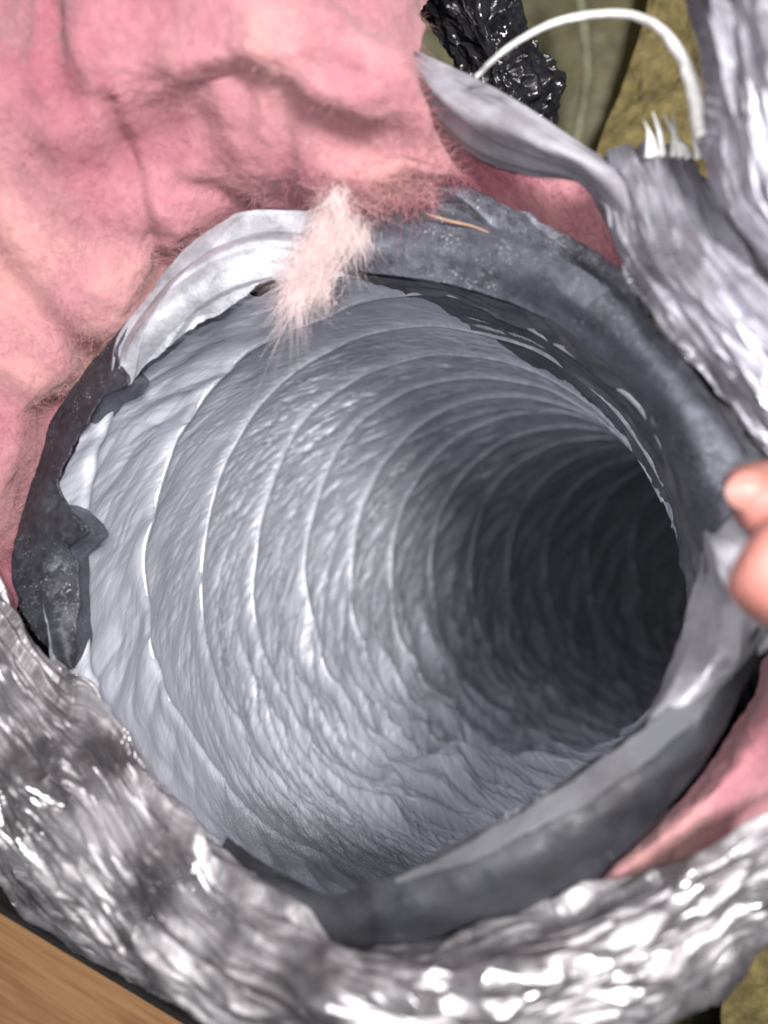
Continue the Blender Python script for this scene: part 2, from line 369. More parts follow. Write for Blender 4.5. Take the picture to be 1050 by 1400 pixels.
def liner_relief(TH, SS):
    ph = phase(TH, SS); bay = np.floor(ph); f = ph - bay
    env = np.abs(np.sin(np.pi * f)) ** 0.7                # zero on the wires, one between them
    q = -TH * 0.115; al = SS * 0.045
    phi = math.radians(48)
    A_ = al * math.cos(phi) + q * math.sin(phi); X_ = -al * math.sin(phi) + q * math.cos(phi)
    phi2 = math.radians(66)
    A2 = al * math.cos(phi2) + q * math.sin(phi2); X2 = -al * math.sin(phi2) + q * math.cos(phi2)
    jb = 0.37 * bay
    warp = 0.35 * perlin(A_ * 25, X_ * 25, 0.3, 9)
    n1 = ridge(A_ * 12, X_ * 105 + warp * 1.2, jb, 1)
    n2 = ridge(A2 * 16, X2 * 250 + warp * 2, jb * 2, 2)
    n3 = ridge(A_ * 14, X_ * 400 + warp * 1.5, jb, 3)
    n4 = fbm(al * 30, q * 30, 0.5, 3, 5)
    low = sm(math.radians(150), math.radians(240), TH)    # broader, looser pleats low on the wall
    dr = 0.0024 * env * (0.6 + 0.5 * n4)
    e2 = np.maximum(env, 0.4 * low)
    wl = 0.5 * perlin(A2 * 10, X2 * 30, 1.3, 15)
    v1 = vor(A2 * 17 + wl, X2 * 85 + jb * 0.7 + wl, 1); v2 = vor(A_ * 26, X_ * 190 + wl + jb, 2); v3 = vor(A2 * 30 + wl, X2 * 420, 3)
    phi3 = math.radians(77)
    A4 = al * math.cos(phi3) + q * math.sin(phi3); X4 = -al * math.sin(phi3) + q * math.cos(phi3)
    w4 = 0.6 * perlin(A4 * 12, X4 * 40, 2.2, 16)
    deep = sm(4, 7, SS); calm = 1 - (1 - sm(0.9, 2.8, SS)) * (0.55 + 0.38 * low)
    v4 = vor(A4 * 15 + w4, X4 * 95 + w4, 4); v5 = vor(A4 * 24 + w4, X4 * 210 - w4, 5)
    v1 = v1 * (1 - low) + v4 * low; v2 = v2 * (1 - low) + v5 * low
    e2 = e2 * calm * (1 - 0.55 * sm(math.radians(250), math.radians(275), TH) * sm(6.5, 5, SS))
    dr = dr - e2 * ((v1 - 0.3) * (0.0028 + 0.0115 * low + 0.005 * deep) + (v2 - 0.3) * (0.0003 + 0.0030 * low) + (v3 - 0.3) * 0.0003)
    thin = lambda p, k: np.maximum(0, 1 - k * np.abs(p)) ** 1.5       # sparse raised crease lines
    A3 = al * math.cos(0.55) + q * math.sin(0.55); X3 = -al * math.sin(0.55) + q * math.cos(0.55)
    dr = dr - e2 * 1.25 * (0.0011 * thin(perlin(A_ * 9, X_ * 75 + wl, jb, 31), 7) + 0.0008 * thin(perlin(A2 * 10, X2 * 120 + wl, jb * 1.7, 32), 6)
                    + 0.0008 * thin(perlin(A3 * 10, X3 * 110 + wl, jb * 1.3, 33), 6) + 0.0006 * thin(perlin(A_ * 12, X_ * 210 + wl * 2, jb, 34), 4))
    dr = dr - e2 * (n1 * 0.0004 + n2 * 0.0001 + n3 * 0.00005 * (1 - 0.4 * low))
    big = ridge(A2 * 14, X2 * 48 + warp, 0.0, 12)
    dr = dr - 0.0055 * low * sm(0.1, 0.9, big) * sm(2, 4, SS)
    near = sm(2.2, 0.4, SS)                               # the slack end of the liner has wide soft folds
    dr = dr - near * 0.004 * fbm(A_ * 14, X_ * 30, 0, 3, 20) - near * 0.0022 * ridge(A_ * 18, X_ * 60, 0, 21)
    wire = np.exp(-((f - np.round(f)) / 0.055) ** 2)
    dr = dr - 0.0015 * wire
    dr = dr - fold_in(TH, SS) - 0.0015 * n4 + 0.004 * sm(0.5, -0.3, SS)
    return dr
dr = liner_relief(TH, SS); q = -TH * 0.115; al = SS * 0.045
G = duct_point(TH, SS, dr)
Fl = grid_faces(*G.shape[:2]); i_l, j_l = np.divmod(Fl[:, 0], G.shape[1]); a_l = np.degrees(th1[j_l]) % 360
Fl = Fl[~((s1[i_l] < 0.12) & ((a_l < 112) | (a_l > 262)))]
liner = mesh_np('liner', G, Fl, np.stack([al + 0 * TH, q], -1), M['liner'], duct); P0(liner)
# wire turns showing through the film
for k in range(1, 16):
    th = np.linspace(math.radians(20), math.radians(350), 120); s = k - (np.pi - th) / (2 * np.pi)
    for _ in range(4): s = k - (np.pi - th) / (2 * np.pi) - jitter(th, s)
    ok = s > -0.3
    if ok.sum() < 10: continue
    th, s = th[ok], s[ok]
    rel = liner_relief(th, s); rel = np.convolve(np.pad(rel, 2, 'edge'), [.1, .2, .4, .2, .1], 'valid')
    p = duct_point(th, s, rel + 0.0005 + 0.0016 * sm(math.radians(165), math.radians(225), th))
    P0(tube('wire_turn', p, 0.00125, M['wire'], duct, n=len(p), sides=8))
# the outside of the duct below the mouth: insulated sleeve
tho = np.linspace(0, 2 * np.pi, 120); so = np.linspace(1.5, 16, 120)
TO, SO = np.meshgrid(tho, so)
G = duct_point(TO, SO, 0.028 + 0.004 * fbm(SO * 1.5, np.cos(TO) * 2, np.sin(TO) * 2, 3, 40) - 0.003 * np.abs(np.sin(np.pi * SO)))
P0(grid_obj('sleeve', G, SO * 0.045, TO * 0.14, M['foil'], duct))

def patch(name, rails, nu, nv, mat, parent, disp=None, thick=0, edge=0.0, eseed=0):
    G, u, v = loft(rails, nu, nv); n = up(normals(G))
    if edge:                                          # ragged edges
        t = np.linspace(-1, 1, nv)[:, None]; side = np.gradient(G, axis=0); side /= np.maximum(np.linalg.norm(side, axis=2, keepdims=True), 1e-9)
        jit = np.stack([fbm(u[0] * 90, 0 * u[0], k * 7.3, 5, eseed, 0.6) for k in (0, 1)])
        e = np.where(t < 0, jit[0][None] * np.abs(t) ** 4, jit[1][None] * np.abs(t) ** 4) * edge
        G = G + side * e[..., None]
    if disp is not None: G = G + n * disp(u, v, G)[..., None]
    o = grid_obj(name, G, u, v, mat, parent, thick)
    if parent: P0(o)
    return o, G, n

# ---- torn charcoal tape round the left of the mouth
outer = [(196,418,.276),(150,470,.277),(95,540,.278),(55,625,.279),(29,710,.277),(20,775,.271),(40,845,.266),(70,890,.262),(96,915,.260)]
inner = [(166,470,.266),(160,492,.265),(176,520,.261),(139,547,.264),(114,586,.265),(98,612,.266),(81,660,.267),(90,688,.266),(120,724,.259),(94,750,.264),(105,782,.264),(106,876,.262),(100,912,.262)]
mid = [(180,445,.269),(155,485,.269),(118,538,.269),(82,612,.270),(56,690,.270),(56,760,.267),(70,830,.262),(86,885,.259),(98,913,.259)]
bm_ = lambda a: (lambda u, v, G: a * 0.7 * fbm(u * 30, v * 40, 0, 2, 30) + a * 0.8 * vor(u * 60, v * 110, 31))
patch('torn_tape', [outer, mid, inner], 420, 90, M['tape'], duct, bm_(0.0011), 0.0009, 0.0014, 3)
# grey inner film strip under the torn edge, down to the liner
a_ = [(x - 6, y, d + .006) for x, y, d in inner]
b_ = [(x + 26 - (i > 9) * 10, y + 6, d + .019) for i, (x, y, d) in enumerate(inner)]
patch('inner_film', [a_, b_], 300, 40, M['tape_grey'], duct, bm_(0.0008), 0.0004, 0.001, 5)
# ---- white slack film folded out of the mouth, upper left
o_ = [(150,505,.272),(163,458,.273),(192,412,.273),(225,368,.272),(275,328,.270),(330,303,.268),(385,298,.267),(440,298,.266)]
m_ = [(160,512,.264),(182,466,.261),(222,420,.259),(265,382,.257),(315,352,.256),(365,334,.256),(420,335,.257),(455,335,.258)]
i_ = [(172,524,.270),(205,494,.267),(250,460,.264),(300,428,.262),(340,400,.261),(366,384,.261),(420,380,.263),(470,374,.264)]
patch('slack_film', [o_, m_, i_], 380, 130, M['flap'], duct, lambda u, v, G: 0.0055 * vor(u * 16 + v * 25, v * 75, 51) + 0.0006 * fbm(u * 20, v * 40, 0, 2, 52) - 0.0024 * vor(u * 30 - v * 40, v * 130, 53), 0.0004, 0.001, 6)
# ---- tape band over the top and down the right side
o_ = [(450,312,.262),(500,296,.258),(570,286,.254),(640,300,.248),(720,330,.240),(800,372,.230),(880,430,.220),(950,510,.210),(1000,585,.203),(1035,660,.198)]
m_ = [(450,345,.258),(500,334,.254),(570,332,.250),(650,347,.244),(730,380,.236),(810,425,.227),(870,480,.219),(925,560,.211),(960,640,.205),(985,720,.201)]
i_ = [(440,374,.262),(482,371,.260),(535,376,.256),(605,386,.252),(690,410,.246),(765,445,.240),(840,505,.232),(900,595,.223),(940,680,.216),(960,750,.212)]
patch('tape_band', [o_, m_, i_], 520, 110, M['tape_smooth'], duct, lambda u, v, G: 0.0011 * vor(u * 9, v * 70, 61) + 0.0006 * fbm(u * 25, v * 40, 0, 2, 62) + 0.0004 * vor(u * 30, v * 170, 63), 0.0006, 0.0005, 8)
# a loose dark flap above it
o_ = [(572,246,.262),(610,236,.260),(680,275,.256),(770,318,.250),(850,372,.240),(890,430,.232)]
i_ = [(590,296,.268),(640,304,.264),(710,338,.258),(790,380,.250),(860,420,.242),(895,450,.236)]
patch('loose_flap', [o_, i_], 200, 50, M['tape_grey'], duct, lambda u, v, G: 0.0015 * ridge(u * 14, v * 70, 0, 71) + 0.001 * fbm(u * 30, v * 60, 0, 3, 72), 0.0008, 0.0018, 9)
# ---- crinkled film on the right, under the fingers
o_ = [(872,440,.236),(925,590,.226),(955,740,.218),(950,835,.215),(915,925,.215),(860,1000,.217)]
m_ = [(930,520,.222),(985,640,.208),(1005,750,.200),(1000,850,.198),(955,935,.200),(880,1005,.206)]
i_ = [(1000,560,.215),(1060,660,.206),(1090,760,.200),(1080,850,.200),(1010,930,.204),(920,1010,.210)]
patch('crinkled_film', [o_, m_, i_], 260, 90, M['film'], duct, lambda u, v, G: 0.0018 * ridge(u * 16, v * 50, 0, 81) + 0.002 * fbm(u * 35, v * 35, 0, 4, 82), 0.0004, 0.001, 10)
# ---- slate band round the bottom
i_ = [(1000,840,.206),(955,890,.206),(915,950,.206),(850,1010,.206),(770,1068,.206),(680,1120,.206),(580,1180,.207),(505,1212,.210),(440,1222,.216),(370,1190,.232),(310,1145,.244)]
m_ = [(1040,838,.201),(1000,905,.200),(955,985,.199),(890,1060,.199),(810,1125,.199),(710,1185,.199),(610,1232,.201),(515,1258,.205),(440,1248,.212),(365,1205,.220),(305,1160,.240)]
o_ = [(1048,850,.204),(1012,950,.204),(962,1040,.204),(905,1108,.204),(835,1178,.204),(745,1245,.205),(620,1296,.207),(490,1316,.210),(410,1284,.216),(345,1230,.226),(296,1176,.242)]
patch('bottom_band', [i_, m_, o_], 560, 130, M['tape_slate'], duct, lambda u, v, G: 0.0014 * vor(u * 9, v * 50, 91) + 0.0006 * fbm(u * 20, v * 35, 0, 2, 92), 0.0012, 0.001, 11)

a_ = [(1058,815,.204),(1000,865,.203),(955,925,.202),(885,992,.201),(800,1055,.201),(715,1108,.201),(625,1160,.203),(540,1200,.206)]
b_ = [(1066,850,.200),(1015,905,.198),(965,965,.197),(895,1032,.196),(815,1090,.196),(725,1140,.197),(630,1182,.200),(540,1208,.205)]
patch('rim_film', [a_, b_], 300, 40, M['dull_film'], duct, lambda u, v, G: 0.0006 * fbm(u * 30, v * 30, 0, 3, 96), 0.0004, 0.0008, 12)
# dark film inside the band; run deeper to paint shade on the upper-right wall
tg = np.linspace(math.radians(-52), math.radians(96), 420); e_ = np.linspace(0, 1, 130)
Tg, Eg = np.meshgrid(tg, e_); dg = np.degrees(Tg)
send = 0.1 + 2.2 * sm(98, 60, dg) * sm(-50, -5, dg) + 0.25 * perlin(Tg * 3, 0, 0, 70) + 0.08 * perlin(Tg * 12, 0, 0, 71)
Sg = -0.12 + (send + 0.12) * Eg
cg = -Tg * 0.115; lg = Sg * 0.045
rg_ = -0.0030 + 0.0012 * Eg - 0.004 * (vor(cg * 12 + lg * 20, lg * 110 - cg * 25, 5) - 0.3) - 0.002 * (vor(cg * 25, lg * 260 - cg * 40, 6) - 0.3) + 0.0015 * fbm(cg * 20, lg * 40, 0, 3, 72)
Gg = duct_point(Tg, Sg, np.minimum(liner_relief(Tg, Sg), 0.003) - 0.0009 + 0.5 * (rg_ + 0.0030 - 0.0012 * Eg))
P0(grid_obj('gusset_and_shade', Gg, cg, lg, M['gusset_shade'], duct, 0.0004))

# ================================================================== PINK INSULATION
wool = thing('glass_wool_wrap', 'thick fluffy pink glass wool layer pulled back around the duct mouth', 'insulation', (-0.1, 0.1, -0.04))
bpy.context.view_layer.update()
rails = [
 [(20,850,.305),(42,770,.305),(75,650,.305),(125,560,.305),(200,460,.302),(265,400,.300),(335,350,.295),(415,320,.290),(490,312,.282),(570,290,.276),(610,280,.274)],
 [(-10,830,.292),(12,760,.292),(45,640,.290),(95,545,.288),(172,440,.285),(240,372,.281),(312,322,.276),(400,296,.272),(480,290,.266),(565,272,.262),(655,285,.264)],
 [(-30,800,.280),(-10,700,.275),(25,590,.272),(70,490,.268),(135,400,.266),(215,320,.262),(300,275,.260),(390,250,.256),(470,250,.246),(565,242,.240),(655,252,.252)],
 [(-80,760,.270),(-60,640,.264),(-30,520,.260),(10,420,.258),(80,320,.256),(160,240,.249),(270,205,.244),(370,200,.239),(460,190,.234),(565,190,.232),(648,220,.250)],
 [(-120,700,.262),(-110,560,.255),(-90,430,.250),(-60,320,.246),(20,200,.236),(130,140,.226),(260,120,.222),(370,110,.216),(470,110,.216),(560,130,.224),(622,175,.248)],
 [(-170,650,.262),(-170,500,.256),(-160,350,.250),(-120,200,.240),(-40,80,.232),(90,20,.222),(240,0,.216),(370,0,.212),(480,20,.216),(548,60,.226),(578,110,.250)],
 [(-260,640,.30),(-260,460,.29),(-250,280,.29),(-190,90,.28),(-90,-50,.262),(60,-120,.245),(230,-150,.236),(380,-140,.232),(480,-90,.236),(540,-20,.240),(566,40,.262)],
 [(-360,640,.38),(-360,430,.38),(-330,210,.38),(-240,0,.37),(-120,-160,.36),(40,-260,.34),(230,-290,.33),(400,-280,.33),(520,-200,.33),(560,-90,.33),(580,0,.34)],
]
def crease(G, pts, width, depth, out):
    p = cr(W(pts), 60); d2 = ((G[:, :, None, :2] - p[None, None, :, :2]) ** 2).sum(3).min(2)
    return out - depth * np.exp(-d2 / width ** 2)
def wool_disp(u, v, G):
    x, y, z = G[..., 0], G[..., 1], G[..., 2]
    d = 0.0075 * fbm(x * 24, y * 24, z * 24, 2, 100) + 0.0015 * fbm(x * 60, y * 60, z * 60, 4, 101, 0.5) + 0.0006 * (vor(x * 17 + 0.4 * perlin(x * 30, y * 30), y * 17, 104) - .3)
    d = d - 0.0035 * sm(0.5, 1.0, ridge(x * 14 + 3, y * 14, z * 10, 103))
    d = crease(G, [(80,188,.25),(160,185,.25),(215,200,.25),(240,190,.25)], 0.007, 0.004, d)
    d = crease(G, [(285,195,.25),(310,188,.25),(345,198,.25)], 0.005, 0.005, d)
    d = crease(G, [(175,200,.25),(185,260,.25),(195,330,.25),(190,360,.25)], 0.003, 0.004, d)
    d = crease(G, [(235,248,.25),(310,262,.25),(380,282,.25)], 0.0025, 0.003, d)
    d = crease(G, [(0,350,.26),(40,410,.26),(90,470,.26)], 0.005, 0.005, d)
    d = crease(G, [(395,215,.25),(430,180,.25),(480,160,.24)], 0.005, 0.004, d)
    return d
wo, Gw, Nw = patch('wool_layer', rails, 520, 420, M['pink'], wool, wool_disp)
up_ = [(545,60,.262),(600,150,.262),(660,195,.262),(730,222,.258),(815,255,.252),(850,330,.246)]
md_ = [(560,200,.262),(610,225,.262),(670,240,.262),(740,275,.258),(815,310,.252),(858,370,.246)]
lo_ = [(555,320,.276),(620,300,.276),(690,320,.272),(760,360,.268),(830,400,.262),(880,450,.256)]
w2, G2, N2 = patch('wool_layer', [up_, md_, lo_], 240, 90, M['pink'], wool, lambda u, v, G: 0.002 * fbm(u * 60, v * 60, 0, 4, 110))
up_ = [(1060,780,.222),(1050,880,.222),(1020,960,.222),(960,1060,.222),(890,1130,.222),(800,1205,.224),(730,1240,.23)]
md_ = [(1090,800,.208),(1075,900,.206),(1050,1000,.206),(980,1090,.206),(900,1155,.208),(810,1222,.212),(740,1252,.22)]
lo_ = [(1180,850,.22),(1150,960,.22),(1100,1070,.22),(1020,1160,.22),(920,1210,.222),(820,1260,.224),(740,1290,.23)]
w3, G3, N3 = patch('wool_layer', [up_, md_, lo_], 240, 90, M['pink'], wool, lambda u, v, G: 0.0015 * fbm(u * 60, v * 60, 0, 4, 111))
# loose fibres standing off the wool
def scatter(G, N, n, depth=0.0008):
    i = rng.integers(1, G.shape[0] - 1, n); j = rng.integers(1, G.shape[1] - 1, n)
    return G[i, j] - N[i, j] * depth, N[i, j]
r_, nn = scatter(Gw, up(normals(Gw)), 45000)
flow = np.stack([perlin(r_[:, 0] * 30, r_[:, 1] * 30, 0, 1), perlin(r_[:, 0] * 30, r_[:, 1] * 30, 5, 2), perlin(r_[:, 0] * 30, r_[:, 1] * 30, 9, 3)], 1)
fo = fibres('loose_fibres', r_, nn * 0.25 + flow * 1.2 + rng.normal(size=r_.shape) * 0.9, 0.005, 0.00006, M['pinkf'], wool, 0.8); P0(fo)
for G_, N_ in ((G2, N2),):
    r_, nn = scatter(G_, N_, 2500)
    P0(fibres('loose_fibres', r_, nn * 0.5 + rng.normal(size=r_.shape) * 0.6, 0.004, 0.0001, M['pinkf'], wool, 0.8))
# the wisp hanging over the rim
tuftm = m_plain('pale_pink_fibre', (0.76, 0.62, 0.63), 0.95, 0, 300, 0.0003, 0.12)
rt, dt, lt = [], [], []
for k in range(34):                     # ragged locks
    n = int(rng.integers(70, 260)); tt = rng.uniform(0, 1) ** 0.8
    ax = 484 - 62 * tt + rng.normal(0, 20); ay = 258 + 128 * tt + rng.normal(0, 8); dd = .238 + .010 * tt + rng.normal(0, .0012)
    lock = W((ax - 20 + rng.normal(0, 22), ay + 44 + rng.normal(0, 16), dd + .003)) - W((ax, ay, dd)); lock /= np.linalg.norm(lock)
    spread = np.stack([rng.normal(0, 9, n), rng.normal(0, 12, n), rng.normal(0, .0012, n)], 1)
    rt.append(W(np.array([ax, ay, dd]) + spread)); dt.append(lock[None] + rng.normal(0, .17, (n, 3))); lt.append(np.full(n, rng.uniform(.005, .014)))
rt, dt, lt = map(np.concatenate, (rt, dt, lt))
P0(fibres('hanging_wisp', rt, dt, lt, 0.00004, tuftm, wool, 1.0, 6))
n = 2600
a0 = np.stack([rng.uniform(430, 595, n), 262 + rng.normal(0, 16, n), .246 + rng.normal(0, .003, n)], 1)
P0(fibres('loose_fibres', W(a0), np.array([.3, -.35, .1]) + rng.normal(0, .9, (n, 3)), 0.006, 0.00007, M['pinkf'], wool, 0.8))

# ================================================================== SILVER JACKET
jack = thing('foil_jacket', 'crumpled silver foil jacket peeled back around the duct mouth and pink wool', 'foil jacket', (0, -0.15, 0.0))
bpy.context.view_layer.update()
def foil_disp(a, ku, kv, seed):
    def f(u, v, G):
        w = 0.5 * perlin(u * 18, v * 18, 0, seed + 7)
        v1 = vor(u * ku + w, v * kv + w, seed); v2 = vor(u * ku * 2.3 - w, v * kv * 2.1 + w, seed + 1); v3 = vor(u * ku * 5, v * kv * 4.6 + w, seed + 2)
        return a * (1.5 * v1 - 1.0 * v2 + 0.5 * v3 + 0.35 * ridge(u * ku * 1.4, v * kv * 1.8 + w, 0, seed) + 0.8 * fbm(u * 10, v * 16, 0, 2, seed + 3) - 0.5)
    return f
r0 = [(-90,640,.262),(-5,768,.262),(38,850,.258),(85,905,.254),(135,930,.250),(188,1002,.244),(235,1064,.238),(285,1142,.230),(348,1198,.222),(420,1264,.212),(490,1306,.205),(590,1300,.202),(690,1268,.202),(790,1232,.202),(880,1206,.202),(980,1150,.202),(1095,1065,.204)]
r1 = [(-110,760,.240),(-40,850,.238),(20,930,.236),(75,985,.232),(130,1030,.228),(185,1090,.222),(240,1150,.214),(300,1215,.206),(370,1270,.196),(440,1315,.186),(510,1340,.182),(600,1335,.182),(700,1305,.182),(800,1275,.182),(890,1240,.184),(980,1180,.186),(1090,1110,.188)]
r2 = [(-120,900,.232),(-60,980,.230),(0,1050,.228),(50,1110,.224),(105,1160,.218),(165,1215,.212),(230,1268,.204),(300,1310,.196),(380,1350,.188),(450,1378,.180),(530,1388,.178),(620,1378,.178),(720,1352,.178),(820,1325,.180),(900,1295,.182),(990,1245,.186),(1100,1190,.190)]
r3 = [(-110,1090,.250),(-60,1140,.250),(0,1190,.248),(40,1240,.246),(110,1295,.242),(190,1340,.236),(270,1385,.228),(360,1425,.218),(450,1450,.212),(540,1455,.208),(640,1440,.206),(740,1418,.206),(830,1395,.208),(900,1370,.212),(970,1330,.216),(1030,1290,.22),(1110,1240,.22)]
r4 = [(-60,1080,.33),(-20,1120,.33),(20,1160,.33),(60,1200,.33),(120,1240,.33),(200,1270,.33),(280,1300,.33),(370,1330,.33),(450,1350,.33),(540,1350,.33),(640,1340,.33),(740,1320,.33),(820,1300,.33),(880,1270,.33),(930,1230,.33),(980,1190,.33),(1050,1140,.33)]
patch('jacket_flap', [r0, r1, r2, r3, r4], 900, 300, M['foil'], jack, foil_disp(0.0046, 14, 72, 200), 0, 0.002, 21)
# right-hand flap, drawn into long pleats
r0 = [(800,240,.232),(838,320,.222),(868,398,.214),(930,488,.204),(1002,572,.196),(1075,655,.190)]
r1 = [(850,205,.222),(885,290,.208),(930,380,.198),(990,460,.190),(1060,540,.184),(1140,620,.180)]
r2 = [(905,192,.220),(945,270,.206),(995,350,.196),(1060,430,.188),(1130,500,.184),(1220,580,.180)]
r3 = [(940,200,.226),(990,250,.214),(1060,320,.206),(1130,390,.200),(1200,450,.196),(1300,520,.192)]
patch('jacket_flap', [r0, r1, r2, r3], 360, 240, M['foil_side'], jack, foil_disp(0.0030, 16, 130, 220), 0, 0.001, 22)
r0 = [(905,-120,.215),(935,-10,.205),(955,80,.200),(962,150,.199),(958,215,.200),(985,290,.200),(1060,400,.195)]
r1 = [(960,-120,.195),(985,0,.188),(1000,100,.184),(1008,180,.184),(1020,260,.184),(1060,340,.184),(1130,420,.182)]
r2 = [(1050,-120,.19),(1070,0,.184),(1080,110,.180),(1090,200,.180),(1110,280,.180),(1150,360,.180),(1200,430,.180)]
r3 = [(1150,-120,.21),(1180,0,.21),(1190,110,.21),(1200,200,.21),(1220,280,.21),(1250,360,.21),(1300,430,.21)]
patch('jacket_flap', [r0, r1, r2, r3], 320, 220, M['foil_side'], jack, foil_disp(0.0034, 14, 110, 240), 0, 0.002, 23)
# smooth grey hem over the pink wool at the top
r0 = [(545,55,.262),(580,78,.246),(650,108,.238),(725,150,.232),(800,198,.226),(870,245,.222),(900,300,.216)]
r1 = [(560,90,.246),(600,130,.234),(660,165,.228),(735,196,.222),(805,226,.218),(855,270,.214),(885,330,.210)]
r2 = [(570,105,.256),(605,165,.250),(655,212,.246),(725,236,.242),(800,252,.236),(838,320,.228),(872,405,.220)]
patch('jacket_hem', [r0, r1, r2], 300, 90, M['film'], jack, lambda u, v, G: 0.0012 * fbm(u * 12, v * 60, 0, 3, 260) + 0.0005 * ridge(u * 20, v * 120, 0, 261), 0.0008)
sp = tube('wood_splinter', W([(582,292,.247),(615,302,.2455),(645,309,.2445),(672,319,.243)]), [0.0002, 0.0004, 0.0004, 0.0001], m_plain('splinter_wood', (0.42, 0.25, 0.17), 0.7, 0, 900, 0.0003), None, 16, 6)
tag(sp, 'thin orange brown splinter lying on the dark tape above the duct mouth', 'splinter')
# torn silver spikes at the hem's corner
for k in range(7):
    x0 = 884 + k * 11 + random.uniform(-4, 4); tip = W((x0 - random.uniform(-6, 26), random.uniform(150, 190), .214))
    base = W((x0 + 4, 214, .216)); midp = (tip + base) / 2 + np.array([0, 0, .001])
    P0(tube('torn_thread', [base, midp, tip], [0.0014, 0.0008, 0.0001], M['strand'], jack, 8, 6))
# pale strand arching over the gap
st = tube('torn_strand', W([(652,104,.226),(672,84,.222),(705,58,.218),(760,30,.214),(830,18,.210),(885,28,.206),(925,66,.202),(948,120,.199),(962,190,.198)]), [0.0007, 0.0009, 0.0010, 0.0012, 0.0019, 0.0026], M['strand'], None, 60, 10)
for vtx in st.data.vertices:
    c = vtx.co; o = float(perlin(c.x * 300, c.y * 300, c.z * 300)) * 0.0005; vtx.co = c + Vector((o, o, -o))
tag(st, 'thin pale torn plastic strand arching over the gap above the duct', 'strand')

# ================================================================== BEHIND
# black crumpled plastic
r0 = [(640,-80,.36),(700,-20,.355),(735,40,.35),(757,90,.355),(757,150,.36),(740,240,.37)]
r1 = [(600,-90,.345),(640,-10,.335),(670,60,.33),(695,120,.335),(705,180,.345),(700,250,.36)]
r2 = [(500,-90,.37),(560,0,.36),(600,60,.35),(635,120,.35),(655,180,.355),(660,250,.37)]
o, _, _ = patch('plastic_sheet', [r0, r1, r2], 240, 200, M['black'], None, foil_disp(0.006, 34, 60, 280), 0.0004, 0.002, 31)
tag(o, 'glossy black crumpled plastic sheet behind the duct, above the grey hem', 'plastic sheet')
def slab(name, rails, depth, nu, nv, mat, disp):
    G, u, v = loft(rails, nu, nv); n = up(normals(G)); G = G + n * disp(u, v)[..., None]
    B = G - np.array([0, 0, depth])
    V = np.concatenate([G.reshape(-1, 3), B.reshape(-1, 3)]); F = grid_faces(nv, nu); N = nu * nv
    F2 = F[:, ::-1] + N; idx = np.arange(N).reshape(nv, nu)
    ring = np.concatenate([idx[0, :], idx[1:, -1], idx[-1, -2::-1], idx[-2:0:-1, 0]]); r2 = np.roll(ring, -1)
    F3 = np.stack([ring, r2, r2 + N, ring + N], 1)
    uv = np.stack([u, v], -1).reshape(-1, 2)
    o = mesh_np(name, V, np.concatenate([F, F2, F3]), np.concatenate([uv, uv]), mat)
    return o
# faced batt (olive) and bare yellow batt
o = slab('faced_batt', [[(380,-160,.50),(600,-170,.50),(1050,-160,.50)], [(380,150,.50),(620,150,.50),(1000,150,.49)], [(380,420,.50),(600,430,.50),(1000,420,.49)]], 0.09, 160, 160, M['olive'],
         lambda u, v: 0.004 * fbm(u * 12, v * 12, 0, 4, 301) + 0.004 * ridge(u * 16, v * 5, 0, 302))
tag(o, 'dull olive insulation batt with smooth facing, behind the black plastic and strand', 'insulation batt')
o = slab('yellow_batt', [[(905,-160,.46),(1100,-160,.46),(1300,-160,.46)], [(880,30,.455),(1050,60,.44),(1250,60,.45)], [(815,210,.46),(1000,220,.44),(1250,220,.45)], [(760,400,.46),(1000,400,.45),(1250,400,.45)]], 0.09, 200, 200, M['yellow'],
         lambda u, v: 0.005 * fbm(u * 30, v * 30, 0, 6, 311, 0.6) + 0.004 * ridge(u * 30, v * 30, 0, 312))
tag(o, 'mustard yellow fibrous insulation batt showing through the gap under the pale strand', 'insulation batt')
o = slab('yellow_batt', [[(980,1240,.42),(1150,1180,.42),(1400,1180,.42)], [(985,1400,.42),(1150,1400,.41),(1400,1400,.42)], [(990,1600,.42),(1150,1600,.42),(1400,1600,.42)]], 0.09, 120, 120, M['yellow'],
         lambda u, v: 0.004 * fbm(u * 30, v * 30, 0, 6, 321, 0.6))
tag(o, 'yellow insulation batt showing at the bottom right corner past the foil', 'insulation batt')
o = slab('yellow_batt', [[(-400,-300,.46),(-150,-320,.46),(120,-320,.46)], [(-400,0,.45),(-150,0,.45),(130,20,.45)], [(-400,200,.46),(-150,200,.46),(130,200,.46)]], 0.09, 100, 100, M['yellow'],
         lambda u, v: 0.004 * fbm(u * 30, v * 30, 0, 6, 331, 0.6))
tag(o, 'yellow insulation batt glimpsed at the top left corner behind the pink wool', 'insulation batt')
o = slab('faced_batt', [[(-300,1000,.46),(0,1020,.46),(320,1020,.46)], [(-300,1200,.46),(0,1200,.46),(400,1230,.46)], [(-300,1500,.46),(0,1500,.46),(480,1500,.46)]], 0.09, 60, 60, M['olive'],
         lambda u, v: 0.003 * fbm(u * 12, v * 12, 0, 4, 341))
tag(o, 'dull olive insulation glimpsed between the wooden joist and the silver foil', 'insulation batt')
# pale plastic strap running down behind the strand
P = cr(W([(785,-60,.43),(796,20,.43),(803,90,.43),(796,150,.43),(780,230,.43)]), 50); hw = 0.0035
G = np.stack([P + np.array([-hw, 0, 0.0004]), P + np.array([0, 0, 0.0012]), P + np.array([hw, 0, 0.0004])])
u = np.linspace(0, .1, 50)[None, :] + 0 * G[..., 0]
o = grid_obj('plastic_strap', G, u, u, m_plain('olive_clear_plastic', (0.17, 0.17, 0.11), 0.3, 0, 300, 0.0003), None, 0.0012)
tag(o, 'narrow pale olive plastic strap hanging vertically behind the strand', 'strap')

